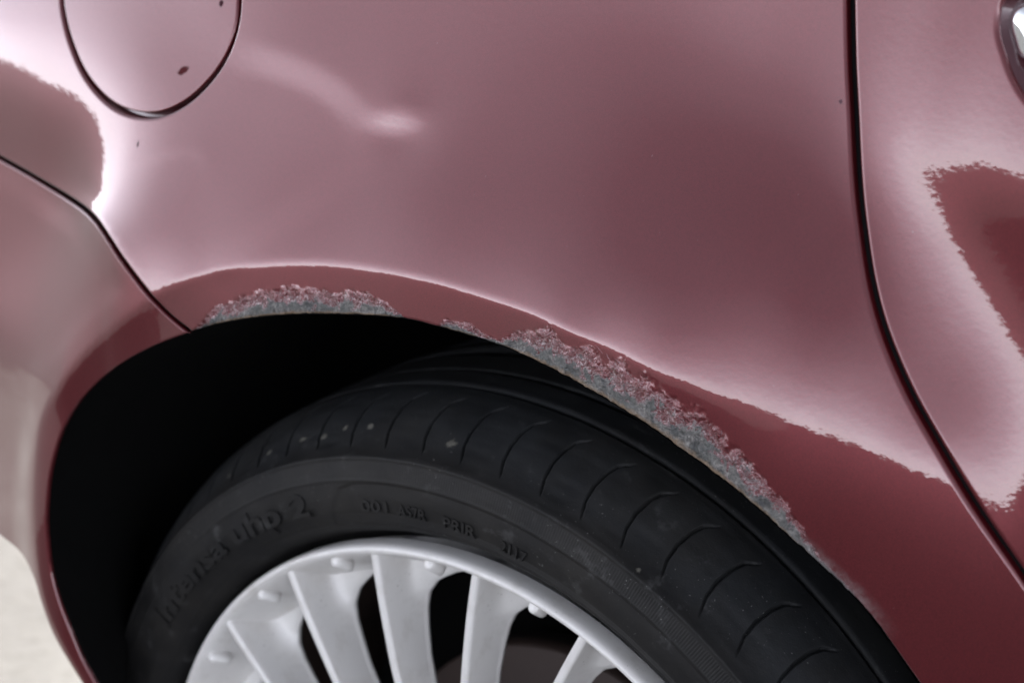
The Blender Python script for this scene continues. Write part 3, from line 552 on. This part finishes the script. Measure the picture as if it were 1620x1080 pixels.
def tyre_disp(Rr, Yy, Aa):
    a = np.degrees(Aa); a = np.where(a > 360, a-360, a); h = np.zeros(a.shape)
    yy = np.interp(Yy, [.0015, .0095, .0167, .0251, .0313, .0365], [0, .95, 1.25, 1.2, .85, -.1])
    on = (Yy > .0012) & (Yy < .0372) & (Rr > .2695)
    ph = (a-SIPE0-yy+PITCH_S/2) % PITCH_S-PITCH_S/2
    wd = np.interp(Yy, [.001, .004, .02, .034, .0375], [.03, .11, .16, .16, .04]); dep = np.interp(Yy, [.001, .005, .015, .033, .0372], [.0003, .0014, .003, .003, .0003])
    h -= on*dep*np.exp(-(ph/wd)**4)
    # moulded step: the serial-number plate lies lower than the name plate
    edge = np.interp(Rr, [.2290, .2310, .2330, .2420, .2520, .2545, .2555], [116, 113.5, 111.8, 110.3, 108.5, 106.0, 101])
    plate = (Rr > .2300) & (Rr < .2556); st = 1/(1+np.exp(np.clip((a-edge)/.18, -40, 40)))*plate
    up = np.clip((Rr-.2300)/.0012, 0, 1)*np.clip((.2556-Rr)/.0010, 0, 1)
    h -= .0007*st*up
    low = (a > 112) & (Rr > .2295) & (Rr < .2335); h += .0004*low*np.exp(-((Rr-.2318)/.0008)**2)
    h += .0006*np.exp(-((Rr-.2672)/.0008)**2)*(Yy < .0)+.0004*np.exp(-((Rr-.2562)/.0006)**2)*(Yy < .0)
    mark = ((a-SIPE0+1.6) % (PITCH_S*4)); 
    h += .00035*(vnoise(np.stack([(a*.0048).ravel(), (Rr*3+Yy*3).ravel()*1.0], 1), 60, 9).reshape(a.shape)-.5)
    return h
def tyre_spot(q):
    d = ray([q[0]], [q[1]])[0]; k = np.linspace(.7, 1.5, 6000); P = CP+k[:, None]*d; R_ = np.interp(P[:, 1], [-.003, .0002, .009, .018, .028, .038, .045, .08], [.2685, .2705, .276, .282, .287, .2902, .2915, .2935])
    hit = (np.hypot(P[:, 0], P[:, 2]) < R_) & (P[:, 1] > -.003); return P[hit.argmax()]
def scuff(q, r_):                                        # pale scuffed spot in the rubber
    p_ = tyre_spot(q); n = N.__new__(N); n.m = M_rubber; n.t = n.m.node_tree; n.p = n.t.nodes['Principled BSDF']
    v = n.t.nodes.new('ShaderNodeVectorMath'); v.operation = 'DISTANCE'; n.t.links.new(n.coord(), v.inputs[0]); v.inputs[1].default_value = tuple(map(float, p_))
    f = n.ramp(n.math('ADD', n.math('DIVIDE', v.outputs['Value'], r_), n.math('MULTIPLY', n.math('SUBTRACT', n.noise(260, 4, .7), .5), 3.4)), [(.3, 1), (1, 0)])
    l = n.p.inputs['Base Color'].links[0].from_socket; n.set(Base_Color=n.mix(n.math('MULTIPLY', f, .45), l, (.22, .21, .175)))
for q, r_ in (((480, 694), .0024), ((513, 690), .0026), ((546, 677), .0020), ((586, 675), .0022), ((714, 702), .0030), ((426, 716), .0020), ((362, 752), .0016), ((1010, 902), .0014)): scuff(q, r_)
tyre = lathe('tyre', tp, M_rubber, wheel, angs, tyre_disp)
def side_y(r): return np.interp(r, tp[:60, 0][tp[:60, 0].argsort()], tp[:60, 1][tp[:60, 0].argsort()])
# lettering moulded on the sidewall
def lettering(txt, a_start, a_end, r, size, h, lowered=0.0, wide=1.0, thick=.0):
    cu = bpy.data.curves.new('t', 'FONT'); cu.body = txt; cu.size = 1.0; cu.extrude = 0.02; cu.offset = thick; cu.resolution_u = 3
    ob = bpy.data.objects.new('t', cu); C.objects.link(ob); dg = bpy.context.evaluated_depsgraph_get(); me = bpy.data.meshes.new_from_object(ob.evaluated_get(dg))
    C.objects.unlink(ob); bpy.data.objects.remove(ob)
    import bmesh
    bm = bmesh.new(); bm.from_mesh(me); bmesh.ops.triangulate(bm, faces=bm.faces[:])
    for _ in range(3): bmesh.ops.subdivide_edges(bm, edges=[e for e in bm.edges if e.calc_length() > .13], cuts=1); bmesh.ops.triangulate(bm, faces=bm.faces[:])
    bm.to_mesh(me); bm.free()
    x = np.array([v.co[:] for v in me.vertices]); x0, x1 = x[:, 0].min(), x[:, 0].max()
    for v, q in zip(me.vertices, x):
        a = math.radians(a_start+(a_end-a_start)*(q[0]-x0)/(x1-x0)); rr = r+q[1]*size; yy_ = float(side_y(rr))+lowered+(.0006 if q[2] < 0 else -h)
        v.co = (rr*math.cos(a), yy_, rr*math.sin(a))
    me.name = 'tyre_lettering'; me.materials.append(M_rubber); o = bpy.data.objects.new('tyre_lettering', me); C.objects.link(o); o.parent = wheel; return o
lettering('Intensa uhp 2', 151.5, 114.2, .2395, .0175, .0021, .0002, thick=.035)
lettering('001', 105.5, 101.2, .2400, .0085, .0013, .0005, thick=.02)
lettering('A57R', 99.6, 95.2, .2395, .0085, .0013, .0005, thick=.02)
lettering('PRIR', 92.6, 87.8, .2390, .0085, .0013, .0005, thick=.02)
lettering('2117', 84.2, 80.4, .2385, .0085, .0013, .0005, thick=.02)
# spokes: a thin proud blade with a web falling away behind it
def spoke_mesh():
    V = []; F = []; rs = np.r_[np.linspace(.2145, .17, 24), np.linspace(.165, .05, 16)]; nsec = 0
    for r in rs:
        fr = np.interp(r, [.05, .10, .15, .19, .2165], [.0100, .0065, .0035, .0022, .0016]); lean = np.interp(r, [.05, .15, .215], [5.5, 2.4, 0.0])
        bw = .0048; deg = 180/math.pi/r
        w = np.interp(r, [.05, .08, .12, .15, .165, .175, .183, .190, .196, .200, .215], [8.0, 4.6, 3.0, 2.2, 2.2, 2.4, 3.0, 4.8, 9.0, 14.5, 17.6])
        pw = np.interp(r, [.165, .185, .2], [2.4, 4.5, 10.0]); bd_ = bw*deg; web0 = fr+np.interp(r, [.05, .15, .172, .185, .195, .205, .215], [.004, .008, .0095, .0140, .0205, .0270, .029]); web1 = np.interp(r, [.05, .15, .185, .2, .215], [.022, .027, .0300, .0340, .0365])
        sec = [(0, fr+.024), (0, fr+.010), (0, fr+.0012), (.10*bd_, fr+.0003), (.25*bd_, fr), (.75*bd_, fr), (.9*bd_, fr+.0003), (bd_, fr+.0012)]
        for t in np.linspace(.06, 1, 14): sec.append((bd_+(w-bd_)*t**pw, fr+.0012+(web1-fr-.0012)*t))
        sec += [(w+.25, web1+.0010), (w+.2, web1+.003), (w*.5, web1+.0035), (.3, web1+.002)]
        nsec = len(sec)
        for (u, y) in sec:
            a = math.radians(lean-u+bd_/2); V.append((r*math.sin(-a), y, r*math.cos(a)))
    for i in range(len(rs)-1):
        for j in range(nsec): j2 = (j+1) % nsec; F.append((i*nsec+j, i*nsec+j2, (i+1)*nsec+j2, (i+1)*nsec+j))
    return V, F
V, F = spoke_mesh(); sp0 = mesh('spoke', V, F, M_alloy, wheel)
def nub_mesh():
    V = []; F = []; A = np.array((.2126, .0036)); B = np.array((.2058, .0122)); n_ = 16
    st = [(-.14, .02), (-.12, .5), (-.06, .85), (0, 1), (.3, 1), (.7, .95), (1, .9), (1.1, .5), (1.14, .02)]
    ax = (B-A); ln = np.linalg.norm(ax); ax /= ln; pr = np.array((ax[1], -ax[0]))
    for t, s_ in st:
        c = A+ax*ln*t
        for k in range(n_): q = 2*math.pi*k/n_; rad = .0031*s_; o_ = c+pr*rad*math.sin(q)*1.25; V.append((rad*math.cos(q), o_[1], o_[0]))
    for i in range(len(st)-1): F += [(i*n_+j, i*n_+(j+1) % n_, (i+1)*n_+(j+1) % n_, (i+1)*n_+j) for j in range(n_)]
    return V, F
V, F = nub_mesh(); nb0 = mesh('rim_nub', V, F, M_alloy, wheel)
for k in range(20):
    a = 125.2-18*k
    s = sp0 if k == 0 else sp0.copy(); b = nb0 if k == 0 else nb0.copy()
    if k: C.objects.link(s); C.objects.link(b); s.parent = wheel; b.parent = wheel
    s.rotation_euler = (0, math.radians(90-a), 0); b.rotation_euler = (0, math.radians(90-a+9.7), 0)
lathe('hub_cap', [(.0001, .006), (.02, .006), (.032, .008), (.036, .012), (.06, .018), (.062, .04), (.03, .045)], M_alloy, wheel)
lathe('brake_disc', [(.04, .085), (.07, .083), (.075, .095), (.128, .095), (.130, .097), (.130, .115), (.07, .118)], M_disc_barrel, wheel)
lathe('dust_shield', [(.001, .152), (.03, .150), (.14, .148), (.175, .140), (.190, .150)], M_black, wheel)  # shield widened to keep light out, so the gaps between spokes stay black
